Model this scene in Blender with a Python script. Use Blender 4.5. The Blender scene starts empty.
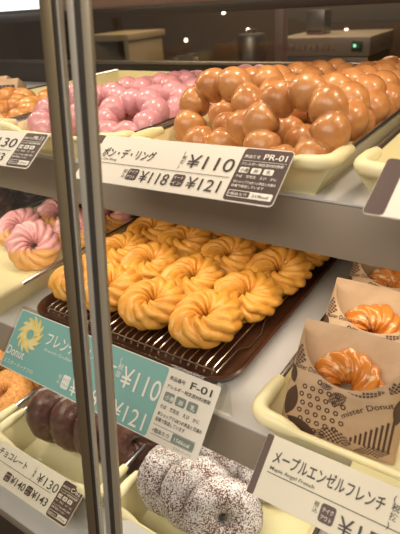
import bpy, bmesh, math, random
from mathutils import Vector, Matrix, noise
R_ = math.radians
random.seed(7)
S = bpy.context.scene
COL = S.collection

# ------------------------------------------------------------------ camera, world, lights, exposure
cam_d = bpy.data.cameras.new('camera')
cam = bpy.data.objects.new('camera', cam_d); COL.objects.link(cam)
RW = ((0.83415691, 0.21566008, -0.507615), (0.54801159, -0.42785012, 0.71876809), (-0.06217355, -0.87774427, -0.47507835))
M = Matrix.Identity(4)
for i in range(3):
    M[i][0] = RW[i][0]; M[i][1] = -RW[i][1]; M[i][2] = -RW[i][2]
M[2][3] = 1.45
cam.matrix_world = M
cam_d.sensor_fit = 'HORIZONTAL'; cam_d.sensor_width = 24.0
cam_d.lens = 24.0 * 499.0 / 400.0
cam_d.clip_start = 0.02
cam_d.dof.use_dof = True; cam_d.dof.focus_distance = 0.55; cam_d.dof.aperture_fstop = 9.0
S.camera = cam

w = bpy.data.worlds.new('world'); S.world = w; w.use_nodes = True
bg = w.node_tree.nodes['Background']
bg.inputs[0].default_value = (1.0, 0.87, 0.72, 1); bg.inputs[1].default_value = 0.36

def area(name, loc, rot, sx, sy, power, col=(1, 0.80, 0.58)):
    l = bpy.data.lights.new(name, 'AREA'); l.shape = 'RECTANGLE'; l.size = sx; l.size_y = sy
    l.energy = power; l.color = col
    o = bpy.data.objects.new(name, l); COL.objects.link(o)
    o.location = loc; o.rotation_euler = rot
    return o
area('shop_ceiling_light', (-0.3, -0.9, 2.55), (R_(20), 0, 0), 2.2, 0.9, 35, (1, 0.89, 0.74))
for k in range(7):
    area('case_top_light', (-1.10 + .215*k, .50, 1.612), (R_(2), 0, 0), .035, .035, .55)
area('middle_shelf_light', (-0.45, 0.415, 1.2325), (R_(0), 0, 0), 1.4, 0.016, 1.055, (1, 0.82, 0.60))
area('bottom_shelf_light', (-0.45, 0.320, 1.0305), (R_(0), 0, 0), 1.4, 0.016, 1.05, (1, 0.88, 0.72))
area('kitchen_fill_light', (-1.2, 2.2, 2.6), (0, 0, 0), 1.6, 0.4, 34, (1, 0.78, 0.52))  # unseen fill lamp, added to brighten the dark kitchen

S.view_settings.view_transform = 'Standard'; S.view_settings.look = 'None'
S.view_settings.gamma = 1.0; S.view_settings.exposure = 0.0
S.view_settings.use_curve_mapping = False

# ------------------------------------------------------------------ helpers
class MB:
    def __init__(s): s.bm = bmesh.new()
    def box(s, x0, x1, y0, y1, z0, z1):
        vs = [s.bm.verts.new((x, y, z)) for z in (z0, z1) for y in (y0, y1) for x in (x0, x1)]
        for f in ((0,2,3,1),(4,5,7,6),(0,1,5,4),(2,6,7,3),(0,4,6,2),(1,3,7,5)): s.bm.faces.new([vs[i] for i in f])
        return vs
    def hexa(s, low, high):      # four lower points, four upper points, same order
        vs = [s.bm.verts.new(p) for p in list(low) + list(high)]
        for f in ((3,2,1,0),(4,5,6,7),(0,1,5,4),(1,2,6,5),(2,3,7,6),(3,0,4,7)): s.bm.faces.new([vs[i] for i in f])
    def tube(s, pts, r, n=10, closed=False):
        pts = [Vector(p) for p in pts]; rings = []
        N = len(pts); up = None
        for i, p in enumerate(pts):
            if closed: d = pts[(i+1) % N] - pts[i-1]
            else: d = pts[min(i+1, N-1)] - pts[max(i-1, 0)]
            d.normalize()
            if up is None: up = Vector((0,0,1)) if abs(d.z) < .9 else Vector((0,1,0))
            a = d.cross(up); a.normalize(); up = a.cross(d); up.normalize()
            rr = r[i] if isinstance(r, (list, tuple)) else r
            rings.append([s.bm.verts.new(p + (a*math.cos(t) + up*math.sin(t))*rr) for t in [2*math.pi*k/n for k in range(n)]])
        for i in range(N if closed else N-1):
            A, B = rings[i], rings[(i+1) % N]
            for k in range(n): s.bm.faces.new((A[k], A[(k+1)%n], B[(k+1)%n], B[k]))
        if not closed:
            s.bm.faces.new(rings[0][::-1]); s.bm.faces.new(rings[-1])
    def lathe(s, prof, n=32, loc=(0,0,0)):
        rings = [[s.bm.verts.new((loc[0]+r*math.cos(2*math.pi*k/n), loc[1]+r*math.sin(2*math.pi*k/n), loc[2]+z)) for k in range(n)] for r, z in prof]
        for A, B in zip(rings, rings[1:]):
            for k in range(n): s.bm.faces.new((A[k], A[(k+1)%n], B[(k+1)%n], B[k]))
        s.bm.faces.new(rings[0][::-1]); s.bm.faces.new(rings[-1])
    def prism(s, poly, h0, h1, mat=None):   # polygon in xy extruded from h0 to h1
        mat = mat or Matrix.Identity(4)
        lo = [s.bm.verts.new(mat @ Vector((p[0], p[1], h0))) for p in poly]
        hi = [s.bm.verts.new(mat @ Vector((p[0], p[1], h1))) for p in poly]
        n = len(poly)
        s.bm.faces.new(lo[::-1]); s.bm.faces.new(hi)
        for k in range(n): s.bm.faces.new((lo[k], lo[(k+1)%n], hi[(k+1)%n], hi[k]))
    def build(s, name, mat, parent=None, bevel=0, smooth=True, seg=2):
        bmesh.ops.recalc_face_normals(s.bm, faces=s.bm.faces)
        if bevel:
            es = [e for e in s.bm.edges if len(e.link_faces) == 2 and e.calc_face_angle(0) > 0.6]
            bmesh.ops.bevel(s.bm, geom=es, offset=bevel, segments=seg, affect='EDGES', profile=0.5)
        me = bpy.data.meshes.new(name); s.bm.to_mesh(me); s.bm.free()
        return link(name, me, mat, parent, smooth)

def link(name, me, mat, parent=None, smooth=True):
    if smooth:
        me.shade_smooth()
        try: me.set_sharp_from_angle(angle=R_(40))
        except Exception: pass
    if mat is not None and not me.materials: me.materials.append(mat)
    o = bpy.data.objects.new(name, me); COL.objects.link(o)
    if parent is not None: o.parent = parent
    return o
def tag(o, label=None, cat=None, group=None, kind=None):
    if label: o['label'] = label
    if cat: o['category'] = cat
    if group: o['group'] = group
    if kind: o['kind'] = kind
    return o
def thing(name, label, cat, loc=(0,0,0), rot=(0,0,0), group=None):
    o = bpy.data.objects.new(name, None); COL.objects.link(o)
    o.location = loc; o.rotation_euler = rot; o.empty_display_size = .02
    return tag(o, label, cat, group)

def rrect(x0, x1, y0, y1, r, n=5):
    out = []
    for cx, cy, a in ((x1-r, y1-r, 0), (x0+r, y1-r, 90), (x0+r, y0+r, 180), (x1-r, y0+r, 270)):
        for k in range(n+1):
            t = R_(a + 90*k/n); out.append((cx + r*math.cos(t), cy + r*math.sin(t)))
    return out

# ------------------------------------------------------------------ materials
def mat(name, col, rough=.5, metal=0, coat=0, bump=0, bscale=200, spec=.5, col2=None, cscale=60, lo=.4, hi=.6, detail=4, sss=0, emit=None, es=0, trans=0):
    m = bpy.data.materials.new(name); m.use_nodes = True
    nt = m.node_tree; b = nt.nodes['Principled BSDF']
    b.inputs['Base Color'].default_value = (*col, 1); b.inputs['Roughness'].default_value = rough
    b.inputs['Metallic'].default_value = metal; b.inputs['Coat Weight'].default_value = coat
    b.inputs['Coat Roughness'].default_value = .12; b.inputs['Specular IOR Level'].default_value = spec
    if sss:
        b.inputs['Subsurface Weight'].default_value = sss; b.inputs['Subsurface Radius'].default_value = (.006,.003,.001)
        b.inputs['Subsurface Scale'].default_value = 1.0
    if emit: b.inputs['Emission Color'].default_value = (*emit, 1); b.inputs['Emission Strength'].default_value = es
    tc = nt.nodes.new('ShaderNodeTexCoord')
    if col2:
        n = nt.nodes.new('ShaderNodeTexNoise'); n.inputs['Scale'].default_value = cscale; n.inputs['Detail'].default_value = detail
        nt.links.new(tc.outputs['Object'], n.inputs['Vector'])
        r = nt.nodes.new('ShaderNodeMapRange'); r.inputs[1].default_value = lo; r.inputs[2].default_value = hi
        nt.links.new(n.outputs[0], r.inputs[0])
        x = nt.nodes.new('ShaderNodeMix'); x.data_type = 'RGBA'
        x.inputs[6].default_value = (*col, 1); x.inputs[7].default_value = (*col2, 1)
        nt.links.new(r.outputs[0], x.inputs[0]); nt.links.new(x.outputs[2], b.inputs['Base Color'])
    if bump:
        n = nt.nodes.new('ShaderNodeTexNoise'); n.inputs['Scale'].default_value = bscale; n.inputs['Detail'].default_value = 3
        nt.links.new(tc.outputs['Object'], n.inputs['Vector'])
        p = nt.nodes.new('ShaderNodeBump'); p.inputs['Strength'].default_value = bump; p.inputs['Distance'].default_value = .001
        nt.links.new(n.outputs[0], p.inputs['Height']); nt.links.new(p.outputs[0], b.inputs['Normal'])
    return m
def dipped(name, ca, cb, axis=1, edge=0.0, soft=.003, wob=.012):
    # icing colour ca on the dipped side of the doughnut, fried dough cb on the other
    m = mat(name, ca, .32, coat=.35, bump=.25, bscale=300)
    nt = m.node_tree; b = nt.nodes['Principled BSDF']
    tc = nt.nodes.new('ShaderNodeTexCoord'); sp = nt.nodes.new('ShaderNodeSeparateXYZ'); nt.links.new(tc.outputs['Object'], sp.inputs[0])
    n = nt.nodes.new('ShaderNodeTexNoise'); n.inputs['Scale'].default_value = 60; nt.links.new(tc.outputs['Object'], n.inputs['Vector'])
    mu = nt.nodes.new('ShaderNodeMath'); mu.operation = 'MULTIPLY_ADD'; mu.inputs[1].default_value = wob; nt.links.new(n.outputs[0], mu.inputs[0]); nt.links.new(sp.outputs[axis], mu.inputs[2])
    r = nt.nodes.new('ShaderNodeMapRange'); r.inputs[1].default_value = edge + wob*.5 - soft; r.inputs[2].default_value = edge + wob*.5 + soft
    nt.links.new(mu.outputs[0], r.inputs[0])
    x = nt.nodes.new('ShaderNodeMix'); x.data_type = 'RGBA'; x.inputs[6].default_value = (*cb, 1); x.inputs[7].default_value = (*ca, 1)
    nt.links.new(r.outputs[0], x.inputs[0]); nt.links.new(x.outputs[2], b.inputs['Base Color'])
    return m

m_shelf = mat('shelf_grey', (.36, .30, .245), .45, bump=.05, bscale=90)
m_shelftop = mat('shelf_white', (.58, .57, .57), .35)
m_post = mat('bronze_metal', (.30, .235, .15), .36, metal=.75, bump=.05, bscale=40)
m_postdark = mat('dark_groove', (.035, .03, .025), .5)
m_postpale = mat('pale_metal', (.46, .43, .38), .38, metal=.4)
m_steel = mat('steel', (.55, .55, .56), .25, metal=1)
m_bin = mat('yellow_plastic', (.88, .81, .50), .38, coat=.15, sss=.15)
m_white = mat('white_card', (.80, .77, .70), .5)
m_cream = mat('cream_card', (.78, .73, .60), .5)
m_dark = mat('dark_print', (.045, .035, .033), .5)
m_mauve = mat('mauve_brown_print', (.08, .05, .05), .45)
m_brown = mat('brown_print', (.075, .028, .018), .45)
m_teal = mat('teal_print', (.20, .44, .43), .4)
m_white2 = mat('white_print', (.85, .84, .80), .5)
m_greyprint = mat('grey_print', (.20, .25, .22), .5)
m_tray = mat('tray_brown', (.075, .028, .014), .30, coat=.3)
m_wire = mat('wire_chrome', (.72, .68, .62), .22, metal=1)
m_cruller = mat('cruller_dough', (.80, .42, .075), .40, coat=.18, bump=.5, bscale=350, col2=(.66, .28, .032), cscale=55, lo=.42, hi=.72, sss=.12)
m_pinkc = dipped('pink_icing_cruller', (.74, .37, .40), (.66, .34, .10), 1, -.012)
m_chocc = dipped('chocolate_icing_cruller', (.05, .018, .010), (.40, .18, .05), 2, -.004)
m_bead = mat('glazed_dough', (.58, .275, .10), .33, coat=.25, bump=.7, bscale=110, col2=(.43, .17, .05), cscale=45, lo=.4, hi=.7, sss=.1)
m_beadpink = dipped('pink_icing', (.64, .30, .345), (.66, .32, .10), 2, -.012, .002, .006)
m_gold = mat('golden_dough', (.68, .36, .10), .35, coat=.25, bump=.3, bscale=250, col2=(.52, .19, .035), cscale=60)
m_choc = mat('chocolate_cake', (.105, .048, .035), .34, coat=.35, bump=.5, bscale=260, col2=(.07, .028, .02), cscale=120)
m_powder = mat('powdered_cake', (.11, .05, .032), .9, bump=.8, bscale=700, col2=(.60, .58, .575), cscale=700, lo=.45, hi=.535, detail=2)
def thin_patches(m, scale, amt):
    nt = m.node_tree; mr = [n for n in nt.nodes if n.type == 'MAP_RANGE'][0]; src = mr.inputs[0].links[0].from_socket
    tc = [n for n in nt.nodes if n.type == 'TEX_COORD'][0]
    n = nt.nodes.new('ShaderNodeTexNoise'); n.inputs['Scale'].default_value = scale; nt.links.new(tc.outputs['Object'], n.inputs['Vector'])
    a = nt.nodes.new('ShaderNodeMath'); a.operation = 'MULTIPLY_ADD'; a.inputs[1].default_value = amt
    nt.links.new(n.outputs[0], a.inputs[0]); b2 = nt.nodes.new('ShaderNodeMath'); b2.operation = 'SUBTRACT'; b2.inputs[1].default_value = amt*.5
    nt.links.new(src, a.inputs[2]); nt.links.new(a.outputs[0], b2.inputs[0]); nt.links.new(b2.outputs[0], mr.inputs[0])
thin_patches(m_powder, 55, .32)
m_crumb = mat('crumb_coating', (.62, .24, .05), .7, bump=1, bscale=400, col2=(.75, .40, .13), cscale=300)
m_maple = mat('maple_glaze', (.62, .22, .035), .22, coat=.6, bump=.5, bscale=200, col2=(.80, .58, .34), cscale=75, lo=.57, hi=.67)
m_kraft = mat('kraft_paper', (.56, .40, .26), .75, bump=.25, bscale=90, col2=(.50, .345, .215), cscale=40)
m_ink = mat('brown_ink', (.085, .045, .03), .7)
m_wall = mat('kitchen_wall_paint', (.10, .062, .036), .6, bump=.1, bscale=20)
m_kfloor = mat('floor_tile', (.11, .08, .055), .5, bump=.1, bscale=15)
m_ceil = mat('ceiling_paint', (.30, .25, .19), .7, bump=.05, bscale=20)
m_ksteel = mat('kitchen_steel', (.22, .19, .16), .35, metal=.8)
m_kdark = mat('kitchen_dark_plastic', (.035, .026, .02), .4)
m_kbeige = mat('kitchen_beige_laminate', (.33, .25, .14), .5)
m_kpink = mat('column_paint', (.34, .21, .16), .5)
m_red = mat('red_plastic', (.35, .02, .015), .4)
m_header = mat('header_panel', (.22, .15, .115), .45)
m_wood = mat('base_wood', (.16, .10, .06), .5, col2=(.11, .065, .04), cscale=12)
m_led = mat('lamp_diffuser', (1, .9, .75), .4, emit=(1, .84, .62), es=3.0)
m_ledcool = mat('cool_lamp_diffuser', (.9, .95, 1), .4, emit=(.80, .92, 1), es=1.6)
m_spot = mat('reflected_spot_glow', (1, .85, .6), .4, emit=(1, .84, .62), es=6.0)  # glow of the small discs that stand in for reflected downlights
m_green = mat('green_led', (.2, .8, .5), .4, emit=(.35, 1, .60), es=1.1)

m_acry = bpy.data.materials.new('clear_acrylic'); m_acry.use_nodes = True
def thin_clear(m, tint, refl):
    nt = m.node_tree; nt.nodes.clear()
    o = nt.nodes.new('ShaderNodeOutputMaterial'); t = nt.nodes.new('ShaderNodeBsdfTransparent'); t.inputs[0].default_value = (*tint, 1)
    g = nt.nodes.new('ShaderNodeBsdfGlossy'); g.inputs['Roughness'].default_value = .04
    f = nt.nodes.new('ShaderNodeLayerWeight'); f.inputs[0].default_value = .5
    pw = nt.nodes.new('ShaderNodeMath'); pw.operation = 'POWER'; pw.inputs[1].default_value = 5; nt.links.new(f.outputs['Facing'], pw.inputs[0])
    mu = nt.nodes.new('ShaderNodeMath'); mu.operation = 'MULTIPLY_ADD'; mu.inputs[1].default_value = .9*refl; mu.inputs[2].default_value = .03*refl; nt.links.new(pw.outputs[0], mu.inputs[0])
    x = nt.nodes.new('ShaderNodeMixShader'); nt.links.new(mu.outputs[0], x.inputs[0]); nt.links.new(t.outputs[0], x.inputs[1]); nt.links.new(g.outputs[0], x.inputs[2])
    nt.links.new(x.outputs[0], o.inputs[0])
thin_clear(m_acry, (.95, .955, .94), 1.0)
m_glass = bpy.data.materials.new('door_glass'); m_glass.use_nodes = True
thin_clear(m_glass, (.975, .98, .975), 1.0)

# ------------------------------------------------------------------ the room
def struct(name, o): o['kind'] = 'structure'; return o
b = MB(); b.box(-4.5, 2.5, -2.5, 3.6, -.05, 0); struct('floor', b.build('floor', m_kfloor, smooth=False))
b = MB(); b.box(-4.5, 2.5, 3.5, 3.6, 0, 2.7); struct('wall_back', b.build('wall_back', m_wall, smooth=False))
b = MB(); b.box(-4.6, -4.5, -2.5, 3.6, 0, 2.7); struct('wall_left', b.build('wall_left', m_wall, smooth=False))
b = MB(); b.box(2.5, 2.6, -2.5, 3.6, 0, 2.7); struct('wall_right', b.build('wall_right', m_wall, smooth=False))
b = MB(); b.box(-4.5, 2.5, -2.5, 3.6, 2.7, 2.75); struct('ceiling', b.build('ceiling', m_ceil, smooth=False))

# ------------------------------------------------------------------ display case
CX0, CX1 = -1.35, .42
case = thing('display_case', 'bakery display case frame with dark base cabinet, uprights and top panel around the doughnut shelves', 'display case', (-.45, .5, 0))
def ploc(o, p=case):                       # keeps a child's world placement under its parent
    o.parent = p; o.matrix_parent_inverse = Matrix.Translation(p.location).inverted(); return o
b = MB(); b.box(CX0, CX1, .20, .90, 0, .872); ploc(b.build('base_cabinet', m_wood, bevel=.004))
b = MB(); b.box(CX0, CX1, .188, .21, .80, .868); ploc(b.build('kick_strip', m_kdark, bevel=.002))
for x in (CX0, CX1-.03):
    b = MB(); b.box(x, x+.03, .86, .895, .87, 1.66); ploc(b.build('upright', m_postpale, bevel=.002))
    b = MB(); b.hexa([(x,.178,.87),(x+.03,.178,.87),(x+.03,.2,.87),(x,.2,.87)], [(x,.288,1.66),(x+.03,.288,1.66),(x+.03,.31,1.66),(x,.31,1.66)]); ploc(b.build('upright', m_postpale, bevel=.002))
b = MB(); b.box(CX0, CX1, .27, .90, 1.64, 1.665); ploc(b.build('top_panel', m_header, bevel=.002))
b = MB(); b.box(CX0, CX1, .868, .888, 1.440, 1.64); ploc(b.build('rear_header', m_header, bevel=.002))
b = MB(); b.box(CX0+.03, CX1-.03, .862, .874, 1.424, 1.441); ploc(b.build('rear_header_edge', m_kdark, bevel=.001))
b = MB(); b.box(CX0+.03, CX1-.03, .868, .884, 1.333, 1.339); ploc(b.build('rear_glass_rail', m_ksteel, bevel=.001))
b = MB(); b.box(CX0+.03, CX1-.03, .873, .877, 1.339, 1.425); ploc(b.build('rear_glass', m_glass, smooth=False))
b = MB(); b.box(CX0+.03, CX1-.03, .872, .884, .87, 1.333); ploc(b.build('rear_panel', m_kdark, smooth=False))
b = MB(); b.box(-1.2, .3, .445, .495, 1.617, 1.64); ploc(b.build('lamp_housing', m_postpale, bevel=.002))

def shelf(label, y0, z0, z1, lampy):
    t = thing('shelf', label, 'shelf', (-.45, y0, z1))
    b = MB(); b.box(CX0+.031, CX1-.031, y0, .859, z0, z1-.003); ploc(b.build('shelf_body', m_shelf, bevel=.002), t)
    b = MB(); b.box(CX0+.031, CX1-.031, y0-.001, .859, z1-.003, z1); ploc(b.build('shelf_surface', m_shelftop, bevel=.001), t)
    if lampy:
        b = MB(); b.box(-1.16, .26, lampy-.012, lampy+.012, z0-.003, z0); ploc(b.build('light_strip', m_postpale, bevel=.0008), t)
    return t
ZU, ZM, ZB = 1.291, 1.092, .898
shelf('grey upper shelf with a deep front edge carrying the glazed bead ring doughnuts', .392, 1.236, ZU, .415)
shelf('middle shelf carrying the brown tray of crullers and the paper bags', .298, 1.034, ZM, .320)
shelf('white bottom shelf carrying the chocolate and powdered doughnuts', .186, .873, ZB, None)

# sliding door stiles (both lean back at the top)
def ypost(z): return .2 + .14*(z - 1.2)
def lean_bar(mb, x0, x1, dy0, dy1, z0=.80, z1=1.63):
    a, c = ypost(z0), ypost(z1)
    mb.hexa([(x0,a+dy0,z0),(x1,a+dy0,z0),(x1,a+dy1,z0),(x0,a+dy1,z0)], [(x0,c+dy0,z1),(x1,c+dy0,z1),(x1,c+dy1,z1),(x0,c+dy1,z1)])
d1 = thing('sliding_glass_door', 'left one of the two sliding glass door frames, olive bronze upright with a dark side', 'glass door', (-.262, .2, .80))
b = MB(); lean_bar(b, -.2735, -.2625, 0, .004); ploc(b.build('stile', m_post, bevel=.0006), d1)
b = MB(); lean_bar(b, -.2624, -.2585, .0012, .004); ploc(b.build('stile_groove', m_postdark, smooth=False), d1)
b = MB(); lean_bar(b, -.2584, -.2564, .0005, .004); ploc(b.build('stile_edge', m_postpale, smooth=False), d1)
b = MB(); lean_bar(b, -1.25, -.2736, .001, .004); ploc(b.build('glass_pane', m_glass, smooth=False), d1)
d2 = thing('sliding_glass_door', 'right one of the two sliding glass door frames, pale metal upright with a recessed dark channel', 'glass door', (-.238, .2, .80))
b = MB(); lean_bar(b, -.2492, -.2435, 0, .003); ploc(b.build('stile', m_postpale, bevel=.0005), d2)
b = MB(); lean_bar(b, -.2434, -.2378, .0014, .003); ploc(b.build('stile_groove', m_postdark, smooth=False), d2)
b = MB(); lean_bar(b, -.2377, -.2308, 0, .003); ploc(b.build('stile', mat('champagne_metal', (.42, .365, .28), .38, metal=.45), bevel=.0005), d2)

# ------------------------------------------------------------------ doughnut shapes
def torus_mesh(name, f, nt=150, nph=48):
    bm = bmesh.new(); g = []
    for i in range(nt):
        t = 2*math.pi*i/nt; row = []
        for j in range(nph): row.append(bm.verts.new(f(t, 2*math.pi*j/nph)))
        g.append(row)
    for i in range(nt):
        for j in range(nph):
            bm.faces.new((g[i][j], g[(i+1)%nt][j], g[(i+1)%nt][(j+1)%nph], g[i][(j+1)%nph]))
    bmesh.ops.recalc_face_normals(bm, faces=bm.faces)
    me = bpy.data.meshes.new(name); bm.to_mesh(me); bm.free(); me.shade_smooth(); return me
def cruller_mesh(name, seed, R=.0246, r0=.0184, m=11, n=5, flat=.88):
    ph0 = seed*1.7
    def f(t, p):
        nz = noise.noise(Vector((math.cos(t)*1.3+seed*5, math.sin(t)*1.3, .3)))
        nz2 = noise.noise(Vector((math.cos(t)*3+seed*9, math.sin(t)*3, math.sin(p)*1.5)))
        l = abs(math.sin((m*t + n*p)/2 + ph0 + nz*.9 + nz2*.35))
        r = r0*(1 + .08*nz)*(.68 + .37*l**.65) + .0018*nz2
        R2 = R*(1 + .06*nz2)
        z = r*math.sin(p)*flat
        if z < -.0105: z = -.0105 + (z + .0105)*.35
        return ((R2 + r*math.cos(p))*math.cos(t), (R2 + r*math.cos(p))*math.sin(t), z + .002*nz)
    return torus_mesh(name, f, 168, 56)
def bead_mesh(name, seed, R=.0335, rb=.0180, n=8):
    def f(t, p):
        k = t/(2*math.pi)*n; i = int(math.floor(k + .5)) % n
        d = (k - math.floor(k + .5))*2*math.pi/n
        rnd = noise.noise(Vector((i*3.7, seed*4.1, .5)))
        r_b = rb*(1 + .10*rnd)
        s = R*math.sin(abs(d))
        r = math.sqrt(max(r_b*r_b - s*s, (.5*rb)**2))
        nz = noise.noise(Vector((math.cos(t)*2+seed*3, math.sin(t)*2, math.sin(p))))
        r *= 1 + .03*nz
        return ((R + r*math.cos(p))*math.cos(t), (R + r*math.cos(p))*math.sin(t), r*math.sin(p)*.95 + .002*rnd)
    return torus_mesh(name, f, 160, 40)
def ring_mesh(name, seed, R=.027, r0=.0165, rough=.0012, crack=0):
    def f(t, p):
        v = Vector((math.cos(t)*(1.2+math.cos(p)*.6)+seed*5, math.sin(t)*(1.2+math.cos(p)*.6), math.sin(p)))
        nz = noise.noise(v*1.3); nf = noise.noise(v*6)
        r = r0*(1 + .08*nz) + rough*nf
        if crack: r -= crack*math.exp(-((p - 1.2 - .15*nz)/.16)**2)
        return ((R + r*math.cos(p))*math.cos(t), (R + r*math.cos(p))*math.sin(t), r*math.sin(p)*.95)
    return torus_mesh(name, f, 110, 40)
def with_mat(me, m):
    me = me.copy(); me.materials.clear(); me.materials.append(m); return me

cr = [cruller_mesh('cruller', s) for s in range(4)]
be = [bead_mesh('bead_ring', s) for s in range(4)]
ri = [ring_mesh('ring', s, .0245, .0192) for s in range(3)]
ORD = ['first', 'second', 'third', 'fourth', 'fifth', 'sixth', 'seventh', 'eighth', 'ninth']
def put(name, me, loc, rot, label, cat, group, sc=1):
    o = bpy.data.objects.new(name, me); COL.objects.link(o)
    o.location = loc; o.rotation_mode = 'QUATERNION'
    tilt, yaw, spin = rot                      # spin about its own axis, lean the face towards -y, then turn about z
    q = Matrix.Rotation(R_(yaw), 3, 'Z') @ Matrix.Rotation(R_(tilt), 3, 'X') @ Matrix.Rotation(R_(spin), 3, 'Z')
    o.rotation_quaternion = q.to_quaternion(); o.scale = (sc, sc, sc)
    return tag(o, label, cat, group)

# ------------------------------------------------------------------ bins
def make_bin(label, x0, x1, yf, yb, z0, zr, lip=.0066, taper=.016, gl=.052):
    t = thing('doughnut_bin', label, 'bin', ((x0+x1)/2, yf, z0), group='yellow plastic bins on the shelves')
    th = .003; zt = zr
    bx0, bx1, byf = x0+taper, x1-taper, yf+taper*.9
    b = MB()
    b.box(bx0-.001, bx1+.001, byf-.001, yb, z0, z0+th)
    def wall(l0, l1, u0, u1, off):
        (ax, ay), (cx, cy) = l0, l1; (ux, uy), (vx, vy) = u0, u1; ox, oy = off
        b.hexa([(ax,ay,z0),(cx,cy,z0),(cx+ox,cy+oy,z0),(ax+ox,ay+oy,z0)], [(ux,uy,zt),(vx,vy,zt),(vx+ox,vy+oy,zt),(ux+ox,uy+oy,zt)])
    wall((bx0,byf),(bx0,yb),(x0,yf),(x0,yb),(th,0))
    wall((bx1,byf),(bx1,yb),(x1,yf),(x1,yb),(-th,0))
    zt = zr - .004; wall((bx0,byf),(bx1,byf),(x0,yf),(x1,yf),(0,th)); zt = zr
    b.box(x0+.004, x1-.004, yb-th, yb, z0, zt)
    ploc(b.build('bin_body', m_bin, smooth=True), t)
    # thick rounded lip along the front with grips that turn back at both corners
    b = MB(); c = .014; r = lip; pts = []; rad = []
    pts += [(x0, yf+gl, zr-.001), (x0, yf+gl*.65, zr+.0005)]; rad += [r*.75, r*.95]
    for k in range(7):
        a = R_(180 + 90*k/6); pts.append((x0+c+c*math.cos(a), yf+c+c*math.sin(a), zr+.0005)); rad.append(r)
    g = .020; wd = x1 - x0
    pts += [(x0+c+g*.5, yf, zr), (x0+c+g, yf+.0005, zr-.002), (x0+c+g*1.4, yf+.001, zr-.004)]; rad += [r*.95, r*.75, r*.45]
    for k in range(1, 6): pts.append((x0+c+g*1.4 + (wd-2*c-2.8*g)*k/6, yf+.001, zr-.004)); rad.append(r*.42)
    pts += [(x1-c-g*1.4, yf+.001, zr-.004), (x1-c-g, yf+.0005, zr-.002), (x1-c-g*.5, yf, zr)]; rad += [r*.45, r*.75, r*.95]
    for k in range(7):
        a = R_(270 + 90*k/6); pts.append((x1-c+c*math.cos(a), yf+c+c*math.sin(a), zr+.0005)); rad.append(r)
    pts += [(x1, yf+gl*.65, zr+.0005), (x1, yf+gl, zr-.001)]; rad += [r*.95, r*.75]
    ploc(b_build_tube(b, pts, rad, 'rim', m_bin), t)
    for x in (x0, x1):
        b = MB(); b.tube([(x, yf+gl-.004, zr-.0005), (x, yb, zr-.0005)], .0031, 12)
        ploc(b.build('rail', m_steel), t)
    return t
def b_build_tube(b, pts, rad, name, m):
    b.tube(pts, rad, 14); return b.build(name, m)

B_yb = .845
# upper shelf
make_bin('yellow bin of glazed brown bead ring doughnuts on the upper shelf', -.347, -.136, .383, B_yb, ZU, 1.324)
make_bin('yellow bin of pink bead ring doughnuts on the upper shelf', -.562, -.366, .383, B_yb, ZU, 1.324, gl=.026)
make_bin('yellow bin of plain golden doughnuts at the left end of the upper shelf', -.775, -.582, .383, B_yb, ZU, 1.324, gl=.026)
make_bin('yellow bin at the right end of the upper shelf, behind the mauve-edged tag', -.113, .09, .383, B_yb, ZU, 1.324)
# middle shelf
make_bin('yellow bin of pink iced crullers left of the cruller tray', -.752, -.535, .288, B_yb, ZM, 1.127)
make_bin('yellow bin of chocolate iced crullers at the left end of the middle shelf', -.985, -.772, .288, B_yb, ZM, 1.127)
make_bin('yellow bin holding the paper-bagged pastries right of the cruller tray', -.155, .06, .287, B_yb, ZM, 1.125, lip=.0078)
# bottom shelf
make_bin('yellow bin of dark chocolate doughnuts on the bottom shelf', -.530, -.338, .236, .82, ZB, .945)
make_bin('yellow bin of powdered doughnuts on the bottom shelf', -.318, -.105, .236, .82, ZB, .945)
make_bin('yellow bin of orange crumb doughnuts at the left of the bottom shelf', -.745, -.548, .236, .82, ZB, .945)

# ------------------------------------------------------------------ tray, rack and crullers
tr = thing('baking_tray', 'dark brown rounded baking tray under the golden crullers', 'tray', (-.355, .5, ZM))
b = MB()
TX0, TX1, TY0, TY1 = -.508, -.207, .324, .80
lv = [(0, 0, ZM+.0003), (.0, .0, ZM+.002), (-.006, .006, ZM+.012), (-.0085, .0085, ZM+.0122), (-.003, .003, ZM+.0035), (0, 0, ZM+.003)]
rings = []
for (e, e2, z) in [(.008, 0, ZM+.0003), (.004, 0, ZM+.001), (-.004, 0, ZM+.013), (-.0015, 0, ZM+.0142), (.001, 0, ZM+.013), (.008, 0, ZM+.0035), (.016, 0, ZM+.003)]:
    rings.append([b.bm.verts.new((x, y, z)) for x, y in rrect(TX0+e, TX1-e, TY0+e, TY1-e, .035-e, 8)])
n = len(rings[0])
for A, B in zip(rings, rings[1:]):
    for k in range(n): b.bm.faces.new((A[k], A[(k+1)%n], B[(k+1)%n], B[k]))
b.bm.faces.new(rings[0][::-1]); b.bm.faces.new(rings[-1])
ploc(b.build('tray_body', m_tray), tr)
rack = thing('wire_rack', 'chrome wire cooling rack lying in the brown tray under the crullers', 'rack', (-.355, .5, ZM+.01))
ZR = ZM + .0125
xs = [-.488 + .0102*k for k in range(26)]
for x in xs:
    b = MB(); b.tube([(x, TY0+.014, ZR-.007), (x, TY0+.017, ZR-.001), (x, TY0+.022, ZR), (x, TY1-.02, ZR)], .0013, 8)
    ploc(b.build('wire', m_wire), rack)
for y in (TY0+.016, .50, .64, .775):
    b = MB(); b.tube([(-.490, y, ZR-.0022), (-.231, y, ZR-.0022)], .0014, 8); ploc(b.build('cross_bar', m_wire), rack)
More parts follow.
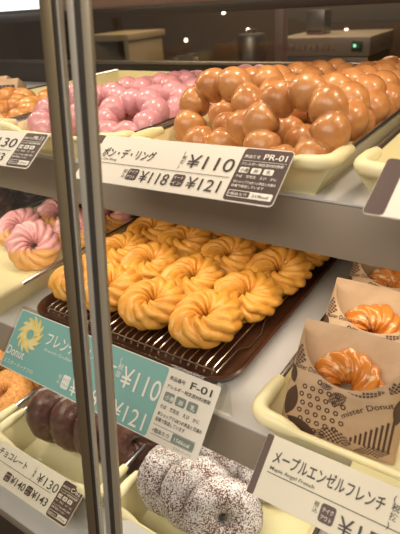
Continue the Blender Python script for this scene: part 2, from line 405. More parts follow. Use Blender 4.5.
for x in (-.495, -.225):
    b = MB(); s = 1 if x > -.3 else -1
    b.tube([(x-s*.004, TY0+.016, ZR-.004), (x-s*.002, TY0+.06, ZR-.002), (x+s*.003, TY0+.075, ZR-.008), (x+s*.003, TY0+.105, ZR-.008), (x, TY0+.12, ZR-.001), (x, TY1-.02, ZR-.001)], .0015, 8)
    ploc(b.build('side_bar', m_wire), rack)
random.seed(11)
pos = []
rows = [[(-.274,.392),(-.350,.390),(-.424,.392),(-.480,.396)], [(-.256,.460),(-.341,.464),(-.418,.470),(-.478,.482)],
        [(-.251,.533),(-.330,.540),(-.411,.548),(-.482,.560)], [(-.250,.606),(-.327,.614),(-.404,.624),(-.478,.636)], [(-.25,.68),(-.33,.688),(-.41,.70)]]
side = ['right end', 'second from right', 'third from right', 'left end']
for j, rw in enumerate(rows):
    for i, (x, y) in enumerate(rw):
        me = with_mat(cr[(i*3 + j*2) % 4], m_cruller)
        t = 9 + random.uniform(-4, 5)
        put('cruller', me, (x + random.uniform(-.002,.002), y, ZR + .0175 + random.uniform(0,.003)), (t, random.uniform(-14, 14), random.uniform(0, 360)),
            'plain golden cruller on the wire rack, %s row from the front, %s' % (ORD[j], side[i]), 'cruller', 'plain crullers on the wire rack', 1.0 + random.uniform(-.02,.03))

# pink iced crullers
pk = [((-.620,.432,ZM+.033),(44,40,0)), ((-.700,.470,ZM+.032),(26,34,20)), ((-.600,.508,ZM+.031),(28,30,10)), ((-.675,.535,ZM+.034),(30,34,-15)),
      ((-.600,.590,ZM+.032),(30,24,-20)), ((-.700,.61,ZM+.032),(30,30,15)), ((-.61,.67,ZM+.032),(30,20,0)), ((-.70,.69,ZM+.032),(30,20,0))]
lab = ['pink iced cruller at the front of its pile, facing out with golden lower half', 'pink iced cruller behind the front one, nearest the left side of the bin', 'pink iced cruller by the right side of the bin, first beside the rail',
       'pink iced cruller in the third row of its bin, left', 'pink iced cruller in the third row of its bin, right by the rail',
       'chocolate iced cruller behind the pink ones, left', 'chocolate iced cruller behind the pink ones, right', 'chocolate iced cruller at the back of the pink cruller bin']
for i, (p, r) in enumerate(pk):
    ch = i > 4
    put('chocolate_cruller' if ch else 'iced_cruller', with_mat(cr[i % 4], m_chocc if ch else m_pinkc), p, r, lab[i], 'cruller', 'chocolate iced crullers' if ch else 'pink iced crullers', .95)
k = 0
for j in range(5):
    for i in range(2):
        put('chocolate_cruller', with_mat(cr[k % 4], m_chocc), (-.93+.10*i+random.uniform(-.005,.005), .42+.085*j, ZM+.036), (32, random.uniform(-15,15), random.uniform(0,360)),
            'dark chocolate iced cruller at the far left of the middle shelf, %s row, %s' % (ORD[j], ['left','right'][i]), 'cruller', 'chocolate iced crullers', 1.1); k += 1

# bead rings, brown
zf = ZU + .003
k = 0
TL = (56, 42, 33, 27, 22, 18, 16)
for j in range(7):
    for i in range(2):
        x = (-.187, -.287)[i] + random.uniform(-.004,.004); y = (.428, .452)[i] + (.012 if j else 0) + .057*j
        t = TL[j] + random.uniform(-3, 3)
        s = .0335*math.sin(R_(t)) + .019
        if j == 6 and i == 1: continue
        put('bead_ring_doughnut', with_mat(be[k % 4], m_bead), (x, y, zf + s + .0015*j), (t, random.uniform(-12, 12) + (6 if i == 0 else -4), random.uniform(0, 45)),
            'glazed brown ring of eight dough balls, %s in the %s column of its bin' % (ORD[j], ['right', 'left'][i]), 'doughnut', 'glazed bead ring doughnuts', 1.0); k += 1
# bead rings, pink
k = 0
for j in range(6):
    for i in range(2):
        x = (-.414, -.512)[i] + random.uniform(-.004,.004); y = (.462, .445)[i] + .060*j
        t = (28, 22, 18, 16, 14, 12)[j] + random.uniform(-4, 4)
        s = .0335*math.sin(R_(t)) + .019
        put('pink_bead_ring_doughnut', with_mat(be[k % 4], m_beadpink), (x, y, zf + s), (t, random.uniform(-18, 18), random.uniform(0, 45)),
            'pink iced ring of dough balls, %s in the %s column of its bin' % (ORD[j], ['right', 'left'][i]), 'doughnut', 'pink bead ring doughnuts', .97); k += 1
# golden plain rings at far left
k = 0
for j in range(2):
    for i in range(2):
        put('golden_ring_doughnut', with_mat(be[k % 4], m_gold), ((-.632, -.722)[i], .452 + .066*j, zf + .024), (10, random.uniform(-15,15), random.uniform(0,45)),
            'plain golden ring doughnut at the left end of the upper shelf, %s row, %s' % (ORD[j], ['right', 'left'][i]), 'doughnut', 'plain golden ring doughnuts', .95); k += 1

# chocolate doughnuts standing in a row, powdered ones, crumb ones
chm = [ring_mesh('chocolate_ring', s, .0225, .0215, .0008, .002) for s in range(3)]
for i in range(4):
    put('chocolate_doughnut', with_mat(chm[i % 3], m_choc), (-.484 + .042*i, .312 + .004*i, ZB + .0475), (72 , 70 + random.uniform(-5,5), 40*i),
        'dark chocolate doughnut standing on edge, %s from the left in the front row' % ORD[i], 'doughnut', 'dark chocolate doughnuts standing in rows', 1.0)
for i in range(4):
    put('chocolate_doughnut', with_mat(chm[i % 3], m_choc), (-.484 + .042*i, .408, ZB + .0475), (72, 70, 30*i),
        'dark chocolate doughnut standing on edge, %s from the left in the second row' % ORD[i], 'doughnut', 'dark chocolate doughnuts standing in rows', 1.0)
pw = [((-.278,.306,ZB+.044),(62,64,0)), ((-.240,.302,ZB+.046),(66,52,30)), ((-.200,.294,ZB+.044),(58,36,60)), ((-.245,.385,ZB+.044),(46,35,80)), ((-.185,.385,ZB+.042),(42,15,20)), ((-.29,.40,ZB+.044),(50,40,10))]
pl = ['powdered chocolate doughnut standing on edge, leftmost in the front row', 'powdered chocolate doughnut leaning in the middle of the front row', 'powdered chocolate doughnut in the front row beside the brown-edged tag, its hole showing',
      'powdered chocolate doughnut in the second row below the shelf edge', 'powdered chocolate doughnut in the second row, right', 'powdered chocolate doughnut in the second row, left']
for i, (p, r) in enumerate(pw):
    put('powdered_doughnut', with_mat(ri[i % 3], m_powder), p, r, pl[i], 'doughnut', 'powdered chocolate doughnuts', 1.0)
crm = [ring_mesh('crumb_ring', s, .0265, .018, .0035) for s in range(2)]
for j in range(4):
    for i in range(2):
        put('crumb_doughnut', with_mat(crm[(i+j) % 2], m_crumb), ((-.605,-.69)[i], .305 + .085*j, ZB + .028), (14, 0, 50*j),
            'orange crumb-coated ring doughnut on the bottom shelf, %s row, %s' % (ORD[j], ['right','left'][i]), 'doughnut', 'crumb-coated ring doughnuts', 1.0)

# ------------------------------------------------------------------ paper-bagged pastries
def text_mesh(s, bold=0):
    cu = bpy.data.curves.new('lettering', 'FONT'); cu.body = s; cu.size = 1; cu.resolution_u = 3
    cu.offset = bold
    o = bpy.data.objects.new('lettering', cu); COL.objects.link(o)
    bpy.context.view_layer.update()
    me = bpy.data.meshes.new_from_object(o.evaluated_get(bpy.context.evaluated_depsgraph_get()))
    bpy.data.objects.remove(o); bpy.data.curves.remove(cu)
    return me
BW, BH = .103, .099
def bag_maps(lean, bulge, back_h):
    ca, sa = math.cos(R_(lean)), math.sin(R_(lean))
    def frame(u, v, d):             # d = distance out of the bag's plane, towards the front
        x = (u - .5)*BW; h = v*BH*back_h
        y = h*sa - d*ca; z = h*ca + d*sa
        return Vector((x, y, z))
    def front(u, v, off=0):
        e = 1 - abs(2*u - 1)**2.6
        d = bulge*max(e, 0)**.6*(.35 + .65*min(1, v*2.2)) + .0015*math.sin(9*u + 5*v) + off
        return frame(u, v, d)
    def back(u, v, off=0):
        d = -.004*math.sin(math.pi*u) + .002*math.sin(7*u + 3*v) + off
        return frame(u, v, d)
    return front, back, frame
def mouth(u): return .93 - .43*max(0, 1 - abs((u - .52)/.46)**2.0)**.62
def make_bag(label, loc, yaw, lean, bulge, n_idx):
    t = thing('paper_bag', label, 'paper bag', loc, (0, 0, R_(yaw)), 'pastries in printed paper bags')
    F, K, F_pl = bag_maps(lean, bulge, 1)
    def sheet(fn, top, name, th=.0006):
        nu, nv = 40, 30; b = MB(); g = [[], []]
        for lay in (0, 1):
            for i in range(nu+1):
                u = i/nu; g[lay].append([b.bm.verts.new(fn(u, top(u)*j/nv, th*lay)) for j in range(nv+1)])
        for i in range(nu):
            for j in range(nv):
                b.bm.faces.new((g[1][i][j], g[1][i+1][j], g[1][i+1][j+1], g[1][i][j+1]))
                b.bm.faces.new((g[0][i][j], g[0][i][j+1], g[0][i+1][j+1], g[0][i+1][j]))
        for i in range(nu):
            b.bm.faces.new((g[0][i][nv], g[1][i][nv], g[1][i+1][nv], g[0][i+1][nv])); b.bm.faces.new((g[0][i][0], g[0][i+1][0], g[1][i+1][0], g[1][i][0]))
        for j in range(nv):
            b.bm.faces.new((g[0][0][j], g[1][0][j], g[1][0][j+1], g[0][0][j+1])); b.bm.faces.new((g[0][nu][j], g[0][nu][j+1], g[1][nu][j+1], g[1][nu][j]))
        return b.build(name, m_kraft, t)
    sheet(F, mouth, 'front_sheet'); sheet(K, lambda u: 1.02 + .012*math.sin(5*u), 'back_sheet')
    # printed pattern: flat shapes in (u, v), laid on the bulged front sheet
    b = MB()
    def lay(poly):
        poly = [(u, v) for u, v in poly]
        if any(v > mouth(u) - .015 or u < .01 or u > .99 or v < .01 for u, v in poly): return
        try: b.bm.faces.new([b.bm.verts.new(F(u, v, .0010)) for u, v in poly])
        except Exception: pass
    def quadfill(fn, nu, nv):       # shape given as a map (s,t)->(u,v), diced so that it follows the bulge
        for i in range(nu):
            for j in range(nv): lay([fn(i/nu, j/nv), fn((i+1)/nu, j/nv), fn((i+1)/nu, (j+1)/nv), fn(i/nu, (j+1)/nv)])
    def leaf(cx, cy, L, W, ang, mode):
        ca, sa = math.cos(R_(ang)), math.sin(R_(ang))
        N = 14
        def fn(s, q):
            a = (s - .5)*2; w_ = W*(1 - a*a)*(q - .5)*2
            return cx + a*L*ca - w_*sa, cy + a*L*sa + w_*ca
        if mode == 'solid': quadfill(fn, N, 4)
        elif mode == 'check':
            for i in range(16):
                for j in range(8):
                    if (i + j) % 2 == 0 or i in (0, 15): lay([fn(i/16, j/8), fn((i+1)/16, j/8), fn((i+1)/16, (j+1)/8), fn(i/16, (j+1)/8)])
        elif mode == 'grid':
            for i in range(10):
                for j in range(4): lay([fn((i+.12)/10, (j+.12)/4), fn((i+.88)/10, (j+.12)/4), fn((i+.88)/10, (j+.88)/4), fn((i+.12)/10, (j+.88)/4)])
    def ringdot(cx, cy, r):
        for k in range(12):
            a, c = 2*math.pi*k/12, 2*math.pi*(k+1)/12
            lay([(cx+r*math.cos(a), cy+r*math.sin(a)), (cx+r*math.cos(c), cy+r*math.sin(c)), (cx+.5*r*math.cos(c), cy+.5*r*math.sin(c)), (cx+.5*r*math.cos(a), cy+.5*r*math.sin(a))])
    leaf(.11, .70, .13, .085, 66, 'grid'); leaf(.06, .50, .09, .045, 115, 'solid'); leaf(.09, .26, .15, .07, 78, 'solid')
    leaf(.22, .07, .15, .05, -15, 'solid')
    for q in range(7):
        for r_ in range(7):
            u, v = .19 + .073*q + .02*(r_ % 2), .06 + .072*r_
            if ((u - .355)/.215)**2 + ((v - .27)/.24)**2 < 1: ringdot(u, v, .023)
    leaf(.40, .48, .06, .035, 10, 'grid')
    leaf(.70, .525, .14, .05, 16, 'grid'); leaf(.50, .40, .085, .06, 30, 'grid')
    leaf(.50, .06, .16, .08, 0, 'check'); leaf(.82, .05, .14, .05, 15, 'check')
    for q in range(9):
        u0 = .64 + .036*q
        quadfill(lambda s, p, u0=u0: (u0 + .018*s, .08 + p*(.04 + .030*q)), 1, 8)
    leaf(.91, .68, .13, .07, 72, 'grid'); leaf(.955, .44, .12, .04, 88, 'solid')
    def arc_text(s, u0, v0, w_, h, ang, bend):
        me = text_mesh(s, .01)
        xs_ = [v.co.x for v in me.vertices]; mx = max(xs_)
        ca, sa = math.cos(R_(ang)), math.sin(R_(ang))
        vs = []
        for v in me.vertices:
            x = v.co.x/mx; y = v.co.y*h
            a = (x - .5)*2; y2 = y + bend*(1 - a*a); X = x*w_
            vs.append(b.bm.verts.new(F(u0 + X*ca - y2*sa, v0 + X*sa + y2*ca, .0011)))
        for p in me.polygons:
            try: b.bm.faces.new([vs[i] for i in p.vertices])
            except Exception: pass
    arc_text('mister Donut', .05, .56, .30, .060, -2, .0)
    arc_text('mister Donut', .56, .25, .42, .065, 30, .02)
    o = b.build('printed_pattern', m_ink, t, smooth=False)
    # plain part of the back sheet print at the rim
    p = thing('angel_cruller', 'maple-glazed cruller with pale nut flakes in the %s paper bag' % ['front', 'middle', 'rear'][n_idx], 'cruller', (0,0,0), group='maple-glazed crullers')
    me = with_mat(cr[n_idx], m_maple)
    p2 = bpy.data.objects.new('maple_cruller', me); COL.objects.link(p2)
    tag(p2, p['label'], 'cruller', 'maple-glazed crullers'); bpy.data.objects.remove(p)
    Mw = Matrix.Translation(loc) @ Matrix.Rotation(R_(yaw), 4, 'Z') @ Matrix.Translation(F_pl(.50, .50, .0095)) @ Matrix.Rotation(R_(90 - lean - 6), 4, 'X') @ Matrix.Rotation(R_(25), 4, 'Z')
    p2.matrix_world = Mw @ Matrix.Scale(.76, 4)
    return t
make_bag('printed kraft paper bag nearest the front of the bin, holding a maple-glazed cruller', (-.092, .317, ZM+.0035), 3, 39, .038, 0)
make_bag('printed kraft paper bag in the middle of the row of three', (-.097, .403, ZM+.0035), 0, 40, .037, 1)
make_bag('printed kraft paper bag at the rear, mostly hidden under the upper shelf', (-.104, .492, ZM+.0035), -2, 42, .037, 2)

# ------------------------------------------------------------------ price tags
class Tag:
    def __init__(s, name, label, xl, xr, top, bot, face, clip=None, r=.004, th=.0012, roll=0, group='price tags along the shelf fronts'):
        s.W = xr - xl; V = Vector((0, top[0]-bot[0], top[1]-bot[1])); s.H = V.length; V.normalize()
        U = Vector((1,0,0)); N = U.cross(V)
        if roll: U = Matrix.Rotation(R_(roll), 3, N) @ U; V = N.cross(U)
        s.M = Matrix.Identity(4)
        for i in range(3): s.M[i][0] = U[i]; s.M[i][1] = V[i]; s.M[i][2] = N[i]
        s.M.translation = Vector((xl + s.W, bot[0], bot[1])) - U*s.W
        s.root = thing(name, label, 'price tag', s.M.translation, group=group)
        s.root.matrix_world = s.M
        s.th = th; b = MB(); b.prism(rrect(0, s.W, 0, s.H, r), -th, 0); b.build('card', face, s.root, bevel=.0002, seg=1)
        s.layers = {}
    def panel(s, name, m, u0, u1, v0, v1, r=.0015, lift=.0002):
        b = MB(); b.prism(rrect(u0, u1, v0, v1, r), -.0001, lift); return b.build(name, m, s.root, smooth=False)
    def line(s, m, u0, u1, v, w_=.0003): s._quad(m, u0, u1, v-w_, v+w_)
    def _quad(s, m, u0, u1, v0, v1):
        vs, fs = s.layers.setdefault(m.name, ([], [])); k = len(vs)
        vs += [(u0,v0,.0005),(u1,v0,.0005),(u1,v1,.0005),(u0,v1,.0005)]; fs.append((k,k+1,k+2,k+3))
    def chip(s, m, u0, u1, v0, v1, z=.0004):
        q = rrect(u0, u1, v0, v1, min(u1-u0, v1-v0)*.18, 3)
        me = bpy.data.meshes.new('printed_box'); me.from_pydata([(x, y, z) for x, y in q], [], [tuple(range(len(q)))]); me.update()
        link('printed_box', me, m, s.root, smooth=False)
    def text(s, st, m, u, v, h, width=None, bold=.008, z=.0006, vert=False):
        if vert:
            for i, ch in enumerate(st): s.text(ch, m, u, v - h*1.05*i, h, None, bold, z)
            return
        me = text_mesh(st, bold)
        if not me.vertices: return
        xs_ = [q.co.x for q in me.vertices]; x0, x1 = min(xs_), max(xs_)
        sx = (width/(x1-x0)) if width else h
        vs, fs = s.layers.setdefault(m.name, ([], [])); k = len(vs)
        for q in me.vertices: vs.append((u + (q.co.x - x0)*sx, v + q.co.y*h, z))
        for p in me.polygons: fs.append(tuple(k + i for i in p.vertices))
        bpy.data.meshes.remove(me)
    def done(s):
        for mn, (vs, fs) in s.layers.items():
            me = bpy.data.meshes.new('lettering'); me.from_pydata(vs, [], fs); me.update()
            link('lettering', me, bpy.data.materials[mn], s.root, smooth=False)
        return s.root
    def clip(s, ytop, z0, z1, u0=.3, u1=.7, m=None):      # clear bracket that carries the card from the shelf edge
        b = MB(); p0 = s.M @ Vector((s.W*u0, s.H*.42, -s.th)); p1 = s.M @ Vector((s.W*u1, s.H*.42, -s.th))
        q0 = s.M @ Vector((s.W*u0, s.H*.30, -s.th)); 
        b.hexa([(p0.x, q0.y, q0.z), (p1.x, q0.y, q0.z), (p1.x, ytop, z0), (p0.x, ytop, z0)], [(p0.x, p0.y, p0.z), (p1.x, p0.y, p0.z), (p1.x, ytop, z1), (p0.x, ytop, z1)])
        o = b.build('clip', m or m_bin, None, smooth=False); o.parent = s.root; o.matrix_parent_inverse = s.M.inverted()

def info_panel(T, pm, u0, u1, code, kcal, txt, chip, extra=True, dark_chip_text=None, tshift=0):
    H = T.H; w_ = u1 - u0
    if pm: T.panel('info_panel', pm, u0, u1, .0012, H-.0012, .003)
    T.text('商品番号', txt, u0+.06*w_, H*.86-H*.06, H*.065, bold=.01); T.text(code, txt, u0+.46*w_, H*.79, H*.15, w_*.46, bold=.012)
    T.line(txt, u0+.05*w_, u1-.05*w_, H*.745, .00018)
    T.text('アレルギー特定原材料情報', txt, u0+.06*w_, H*.665, H*.06, w_*.86, bold=.006)
    for k, c in enumerate(('小麦', '卵', '乳')):
        a = u0 + .07*w_ + .25*w_*k
        T.chip(chip, a, a+.20*w_, H*.52, H*.625); T.text(c, dark_chip_text or pm, a+.02*w_ + (0 if len(c) > 1 else .045*w_), H*.54, H*.075, None, z=.0008)
    T.text('そば　落花生　えび　かに', txt, u0+.06*w_, H*.435, H*.055, w_*.84)
    T.text('本ショップでは8つの商品と共通の', txt, u0+.06*w_, H*.335, H*.055, w_*.86)
    T.text('設備で製造しています', txt, u0+.06*w_, H*.26, H*.055, w_*.66)
    T.chip(txt, u0+.05*w_, u1-.05*w_, H*.085, H*.205, .0003)
    if pm: T.chip(pm, u0+.065*w_, u0+.5*w_, H*.097, H*.193, .00045)
    T.text('1個あたり', txt if pm else m_white2, u0+.09*w_, H*.115, H*.055, w_*.36, z=.0008)
    T.text(kcal, dark_chip_text or pm, u0+.56*w_, H*.115, H*.065, w_*.32, z=.0008)

# glazed bead ring tag
T = Tag('price_tag', 'white price tag reading ¥110 and PR-01 in front of the glazed bead rings', -.3715, -.1585, (.3715, 1.3358), (.3248, 1.3046), m_white, roll=1.3)
H, W_ = T.H, T.W
T.panel('edge_strip', m_mauve, .0004, .0095, H*.80, H-.0005, .001)
T.text('ポン・デ・リング', m_dark, .0190, H*.545, H*.22, .063, .016)
T.text('Pon De Ring', m_dark, .0145, H*.465, H*.065, .026, .002)
T.line(m_dark, .006, .166, H*.405)
T.text('(税抜)', m_dark, .1115, H*.74, H*.085, None, .006, vert=True)
T.text('¥110', m_dark, .1185, H*.50, H*.36, .047, .001)
T.text('税込', m_dark, .0560, H*.25, H*.085, None, .004, vert=True)
for (a, t1, t2) in ((.0615, 'テイク', 'アウト'), (.1125, 'イート', 'イン')):
    T.chip(m_mauve, a, a+.0125, H*.125, H*.35); T.text(t1, m_white2, a+.0012, H*.255, H*.075, .010, z=.0008); T.text(t2, m_white2, a+.0012, H*.15, H*.075, .010, z=.0008)
T.text('¥118', m_dark, .0770, H*.11, H*.31, .032, .001)
T.text('¥121', m_dark, .1285, H*.11, H*.31, .033, .001)
info_panel(T, m_mauve, .1685, W_-.0005, 'PR-01', '219kcal', m_white2, m_white2)
T.clip(.385, 1.306, 1.322); T.done()

# pink bead ring tag (its left part lies outside the frame)
T = Tag('price_tag', 'white price tag reading ¥130 with mauve right panel in front of the pink bead rings', -.675, -.452, (.3715, 1.3264), (.3301, 1.2986), m_white, roll=1.8)
H, W_ = T.H, T.W
T.line(m_dark, .006, .180, H*.43)
T.text('¥130', m_dark, .128, H*.52, H*.38, .053, .001)
T.chip(m_mauve, .050, .062, H*.13, H*.36); T.text('¥140', m_dark, .065, H*.12, H*.30, .034, .001)
T.chip(m_mauve, .124, .136, H*.13, H*.36); T.text('¥143', m_dark, .1385, H*.12, H*.32, .037, .001)
info_panel(T, m_mauve, .186, W_-.0012, 'PR-13', '231kcal', m_white2, m_white2)
T.clip(.385, 1.302, 1.318); T.done()

# right tag
T = Tag('price_tag', 'white price tag with broad mauve left edge at the right end of the upper shelf', -.0872, .135, (.3695, 1.3388), (.3140, 1.3168), m_white)
H, W_ = T.H, T.W
T.panel('edge_strip', m_mauve, .0004, .0140, .0004, H-.0004, .003)
T.line(m_mauve, .0205, .165, H*.50)
T.clip(.385, 1.312, 1.322, .2, .7); T.done()

# teal tag in clear holder
T = Tag('price_tag', 'teal price tag in a clear holder, F-01, in front of the cruller tray', -.4795, -.1875, (.2975, 1.1343), (.2388, 1.0738), m_acry, r=.005, th=.002)
H, W_ = T.H, T.W
T.panel('printed_card', m_white, .005, W_-.006, .0105, H-.0035, .002, lift=.0003)
T.panel('teal_panel', m_teal, 0.006, .2270, .0115, H-.0045, .003, lift=.0006)
Z = .0011
T.text('フレンチクルーラー', m_white2, .061, H*.64, H*.2, .106, .014, z=Z)
T.text('French Cruller', m_white2, .064, H*.55, H*.055, .044, .0, z=Z)
T.text('(税抜)', m_white2, .1685, H*.80, H*.085, None, .002, z=Z, vert=True)
T.line(m_white2, .100, .222, H*.445, .00018)
T.text('¥110', m_white2, .1765, H*.53, H*.34, .050, .004, z=Z)
T.text('税込', m_white2, .098, H*.31, H*.06, None, .0, z=Z, vert=True)
T.chip(m_white2, .1045, .1155, H*.21, H*.38, .0009); T.text('テイク', m_teal, .1056, H*.30, H*.055, .009, z=.0013); T.text('アウト', m_teal, .1056, H*.23, H*.055, .009, z=.0013)
T.text('¥118', m_white2, .1185, H*.18, H*.28, .040, .002, z=Z)
T.chip(m_white2, .165, .176, H*.21, H*.38, .0009); T.text('イート', m_teal, .1661, H*.30, H*.055, .008, z=.0013); T.text('イン', m_teal, .1661, H*.23, H*.055, .006, z=.0013)
T.text('¥121', m_white2, .179, H*.17, H*.28, .042, .002, z=Z)
u0 = .2285; w2 = W_-.007-u0
T.text('商品番号', m_dark, u0+.05*w2, H*.83, H*.055, None, z=Z); T.text('F-01', m_dark, u0+.48*w2, H*.815, H*.115, w2*.42, .012, z=Z)
for v, s_, ww in ((.735, 'アレルギー特定原材料情報', .88), (.50, 'そば　落花生　えび　かに', .80), (.415, '本ショップでは8つの商品と共通の', .9), (.35, '設備で製造しています', .6)):
    T.text(s_, m_dark, u0+.05*w2, H*v, H*.05, w2*ww, .01, z=Z)
for k, c in enumerate(('小麦', '卵', '乳')):
    a = u0 + .06*w2 + .24*w2*k
    T.chip(m_greyprint, a, a+.20*w2, H*.585, H*.69, .0009); T.text(c, m_white2, a+.03*w2 + (0 if len(c) > 1 else .04*w2), H*.605, H*.065, z=.0013)
T.chip(m_greyprint, u0+.46*w2, u0+.9*w2, H*.205, H*.30, .0009); T.text('156kcal', m_white2, u0+.52*w2, H*.225, H*.06, w2*.3, z=.0013)
T.text('1個あたり', m_dark, u0+.07*w2, H*.225, H*.055, w2*.34, z=Z)
for v in (.198, .305): T.line(m_dark, u0+.04*w2, u0+.9*w2, H*v, .0002)
T.text('ミスタードーナツ', m_greyprint, u0+.55*w2, H*.145, H*.035, w2*.35, z=Z)
# printed picture of a cruller, slightly raised petals on the card
b = MB()
for k in range(13):
    a0 = 2*math.pi*k/13; pts = []
    for s_ in range(9):
        q = s_/8; rr = .0065 + .0155*q; aa = a0 + .75*q; wd = (.0012 + .0065*math.sin(math.pi*min(1, q*.8+.2))**.8)
        pts.append((rr, aa, wd))
    poly = [(r_*math.cos(a+w3/r_*.5), r_*math.sin(a+w3/r_*.5)) for r_, a, w3 in pts] + [(r_*math.cos(a-w3/r_*.5), r_*math.sin(a-w3/r_*.5)) for r_, a, w3 in reversed(pts)]
    b.prism([(.034 + x*.92, H*.67 + y*.98) for x, y in poly], .0006, .0011 + .00012*(k % 3))
b.build('printed_cruller_picture', mat('pale_yellow_print', (.72, .58, .16), .5, col2=(.80, .70, .34), cscale=120), T.root, smooth=False)
T.text('Donut', m_white2, .008, H*.32, H*.17, .03, .01, z=.0013)
T.text('ミスタードーナツの', m_white2, .010, H*.20, H*.07, .05, .002, z=Z)
# acrylic leg behind the card, standing on the shelf edge
b = MB(); top0 = T.M @ Vector((0, H, -.002)); 
b.hexa([(-.4795, .3005, ZM+.0003), (-.1875, .3005, ZM+.0003), (-.1875, .3025, ZM+.0003), (-.4795, .3025, ZM+.0003)], [(-.4795, top0.y-.001, top0.z), (-.1875, top0.y-.001, top0.z), (-.1875, top0.y+.001, top0.z), (-.4795, top0.y+.001, top0.z)])
o = b.build('holder_leg', m_acry, None, smooth=False); o.parent = T.root; o.matrix_parent_inverse = T.M.inverted()
T.done()

# maple tag
T = Tag('price_tag', 'cream price tag with brown left edge in front of the paper-bagged pastries', -.1345, .09, (.2725, 1.1262), (.2320, 1.0976), m_cream, r=.0025)
H, W_ = T.H, T.W
T.panel('edge_strip', m_brown, .0003, .0062, .0003, H-.0003, .0015)
T.text('メープルエンゼルフレンチ', m_dark, .0115, H*.60, H*.245, .0885, .016)
T.text('Maple Angel French', m_dark, .0118, H*.475, H*.085, .0375, .004)
T.line(m_dark, .0105, .168, H*.425, .00035)
T.text('(税抜)', m_dark, .1045, H*.80, H*.12, None, .01, vert=True)
T.text('¥140', m_dark, .115, H*.60, H*.33, .045, .001)
T.text('税込', m_dark, .0530, H*.27, H*.085, None, .004, vert=True)
T.chip(m_brown, .0585, .0700, H*.09, H*.36); T.text('テイク', m_white2, .0600, H*.24, H*.08, .0086, z=.0008); T.text('アウト', m_white2, .0600, H*.13, H*.08, .0086, z=.0008)
T.text('¥151', m_dark, .0735, H*.06, H*.34, .036, .001)
T.clip(.292, 1.100, 1.119); T.done()

# chocolate tag
T = Tag('price_tag', 'cream price tag reading ¥130 and C-02 in front of the dark chocolate doughnuts', -.5655, -.352, (.2350, .9500), (.1955, .9296), m_cream, r=.0025)
H, W_ = T.H, T.W
T.panel('edge_strip', m_brown, .0003, .0062, .0003, H-.0003, .0015)
T.text('ダブルチョコレート', m_dark, .038, H*.65, H*.23, .082, .014)
T.line(m_dark, .010, .172, H*.50, .0003)
T.text('(税抜)', m_dark, .1335, H*.80, H*.09, None, .004, vert=True)
T.text('¥130', m_dark, .1425, H*.55, H*.33, .036, .001)
for a, s_ in ((.097, '¥140'), (.137, '¥143')):
    T.chip(m_brown, a, a+.010, H*.14, H*.38); T.text('テイク' if a < .1 else 'イート', m_white2, a+.001, H*.275, H*.07, .008, z=.0008); T.text('アウト' if a < .1 else 'イン', m_white2, a+.001, H*.17, H*.07, .007, z=.0008)
    T.text(s_, m_dark, a+.0115, H*.16, H*.28, .0265, .012)
info_panel(T, m_brown, .1805, W_-.0005, 'C-02', '257kcal', m_cream, m_cream)
T.clip(.239, .932, .942); T.done()

# powdered tag
T = Tag('price_tag', 'white price tag in front of the powdered doughnuts', -.2985, -.10, (.2335, .9480), (.1945, .9276), m_white2, r=.0025)
H, W_ = T.H, T.W
T.panel('edge_strip', m_brown, .0003, .0058, .0003, H*.80, .0015)
T.clip(.239, .932, .942); T.done()

# ------------------------------------------------------------------ kitchen behind the case
b = MB(); b.box(-3.2, 1.2, 1.75, 2.35, .0, 1.10); cnt = b.build('kitchen_counter', m_ksteel, bevel=.004); tag(cnt, 'steel kitchen counter in the dark room behind the display case', 'counter')
ap = thing('kitchen_appliance', 'long grey kitchen appliance with a lit control panel behind the display case', 'appliance', (-.76, 2.0, 1.10))
b = MB(); b.box(-.935, -.585, 2.0, 2.3, 1.10, 1.22); ploc(b.build('appliance_body', m_ksteel, bevel=.004), ap)
b = MB(); b.box(-.945, -.578, 1.985, 2.3, 1.22, 1.287); ploc(b.build('control_panel', mat('panel_grey', (.30, .25, .18), .4), bevel=.003), ap)
for k in range(9):
    b = MB(); b.box(-.915+.024*k, -.900+.024*k, 1.981, 1.986, 1.240, 1.262); ploc(b.build('button', m_kbeige, bevel=.001), ap)
b = MB(); b.box(-.645, -.605, 1.981, 1.986, 1.236, 1.272); ploc(b.build('display', mat('display_dark_green', (.02, .07, .04), .3), bevel=.001), ap)
b = MB(); b.box(-.638, -.628, 1.978, 1.982, 1.252, 1.262); ploc(b.build('indicator_light', m_green, bevel=.001), ap)
b = MB(); b.box(-.965, -.925, 1.93, 1.97, 1.10, 1.325); b.box(-.965, -.925, 1.93, 1.97, 0, 1.0); 
b2 = MB(); b2.box(-.803, -.772, 1.66, 1.70, 0, 1.42); tag(b2.build('kitchen_post', m_kpink, bevel=.003), 'narrow pinkish post standing left of the kitchen appliance', 'post'); b.bm.free()
bx = thing('box_stack_unit', 'pale upright box standing on the kitchen appliance', 'box', (-.83, 2.12, 1.287))
b = MB(); b.box(-.875, -.80, 2.10, 2.18, 1.287, 1.375); ploc(b.build('box_body', m_ksteel, bevel=.003), bx)
b = MB(); b.box(-.868, -.807, 2.097, 2.101, 1.297, 1.303); ploc(b.build('box_slot', m_kdark), bx)
hd = thing('extractor_hood', 'grey slanted extractor hood above the kitchen appliance', 'hood', (-.6, 2.5, 1.3))
b = MB(); b.prism([(-1.36,1.446),(-1.04,1.308),(-.2,1.31),(-.2,1.75),(-1.36,1.75)], -2.9, -2.45, Matrix.Rotation(R_(90), 4, 'X')); ploc(b.build('hood_body', mat('hood_grey', (.20, .165, .125), .45), bevel=.004), hd)
b = MB(); b.box(-.6, -.3, 2.5, 2.7, 1.75, 2.70); ploc(b.build('duct', m_ksteel, bevel=.004), hd)
sh = thing('kitchen_shelf', 'beige kitchen shelf unit far behind the pink doughnuts', 'shelf unit', (-1.85, 2.1, 1.10))
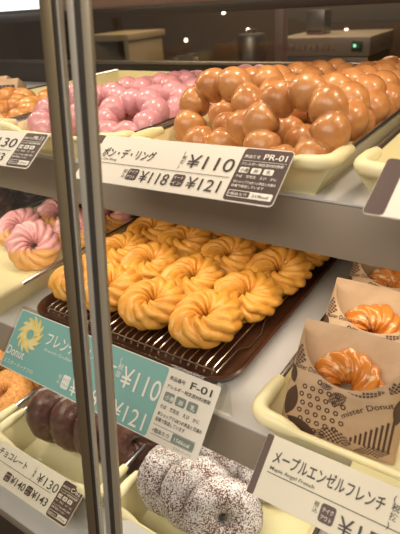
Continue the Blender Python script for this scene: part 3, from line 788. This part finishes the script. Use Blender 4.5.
b = MB(); b.box(-2.02, -1.74, 2.0, 2.3, 1.285, 1.315); ploc(b.build('top_board', m_kbeige, bevel=.003), sh)
for x in (-2.01, -1.78):
    b = MB(); b.box(x, x+.03, 2.01, 2.28, 1.10, 1.285); ploc(b.build('side_board', m_kbeige, bevel=.002), sh)
b = MB(); b.lathe([(.001,0),(.03,.0),(.032,.05),(.030,.075),(.015,.085),(.001,.086)], 20, (-1.90, 2.08, 1.10)); tag(b.build('red_canister', m_red), 'small red canister in the beige kitchen shelf', 'canister')
b = MB(); b.lathe([(.001,0),(.06,0),(.062,.005),(.06,.19),(.052,.205),(.02,.21),(.02,.222),(.001,.224)], 28, (-1.06, 1.98, 1.10)); tag(b.build('steel_canister', m_ksteel), 'tall steel canister on the kitchen counter left of the pinkish post', 'canister')
for q, (x, y, h) in enumerate(((-1.34, 1.9, .10), (-1.26, 1.86, .13), (-1.42, 1.94, .12))):
    b = MB(); b.lathe([(.001,0),(.024,0),(.025,.01),(.024,h*.6),(.010,h*.8),(.010,h),(.001,h+.001)], 18, (x, y, 1.10)); tag(b.build('bottle', m_ksteel if q != 1 else m_kbeige), ['small steel bottle on the kitchen counter, middle of three', 'pale bottle on the kitchen counter, nearest the steel canister', 'small steel bottle on the kitchen counter, farthest from the steel canister'][q], 'bottle', 'bottles on the kitchen counter')
for q, (x, z) in enumerate(((-2.45, 1.16), (-2.1, 1.34), (-1.62, 1.30), (-1.9, 1.22), (-1.18, 1.20))):  # reflections of downlights, made as small glowing discs at the wall
    b = MB(); b.lathe([(.001,0),(.012,0),(.012,.006),(.001,.007)], 16); o = b.build('reflected_spot', m_spot); o.rotation_euler = (R_(90), 0, 0); o.location = (x, 3.5, z)
    tag(o, 'tiny warm glowing downlight reflection on the dark kitchen wall, %s from the left' % ORD[q], 'lamp', 'downlight reflections on the kitchen wall')
la = thing('strip_lamp', 'bright cool white strip lamp on the rear header at the upper left corner', 'lamp', (-1.1, .85, 1.447))
b = MB(); b.box(-1.30, -.975, .838, .860, 1.449, 1.476); ploc(b.build('diffuser', m_ledcool, bevel=.002), la)
b = MB(); b.box(-1.31, -.965, .8605, .8675, 1.447, 1.480); ploc(b.build('mount', m_kdark, bevel=.001), la)

# paper bags standing behind the golden doughnuts
for q, (x, y, yaw) in enumerate(((-.820, .585, 25), (-.880, .61, 12))):
    t = thing('paper_sleeve', ['printed paper sleeve standing behind the golden doughnuts, nearer one', 'printed paper sleeve standing behind the golden doughnuts, farther one'][q], 'paper bag', (x, y, ZU+.004), (R_(-30), 0, R_(yaw))); t.scale = (.7, .8, .5)
    b = MB(); b.hexa([(-.035,-.012,0),(.035,-.012,0),(.035,.012,0),(-.035,.012,0)], [(-.055,-.02,.085),(.045,-.02,.095),(.045,.02,.095),(-.055,.02,.085)]); b.build('sleeve_body', m_kraft, t, bevel=.003)
    b = MB()
    for k in range(6):
        x0 = -.034 + .012*k
        b.hexa([(x0,-.0133,.012),(x0+.009,-.0133,.012),(x0+.009,-.013,.012),(x0,-.013,.012)], [(x0-.002,-.0197,.07),(x0+.008,-.0197,.07),(x0+.008,-.019,.07),(x0-.002,-.019,.07)])
    b.build('printed_stripes', m_ink, t, smooth=False)
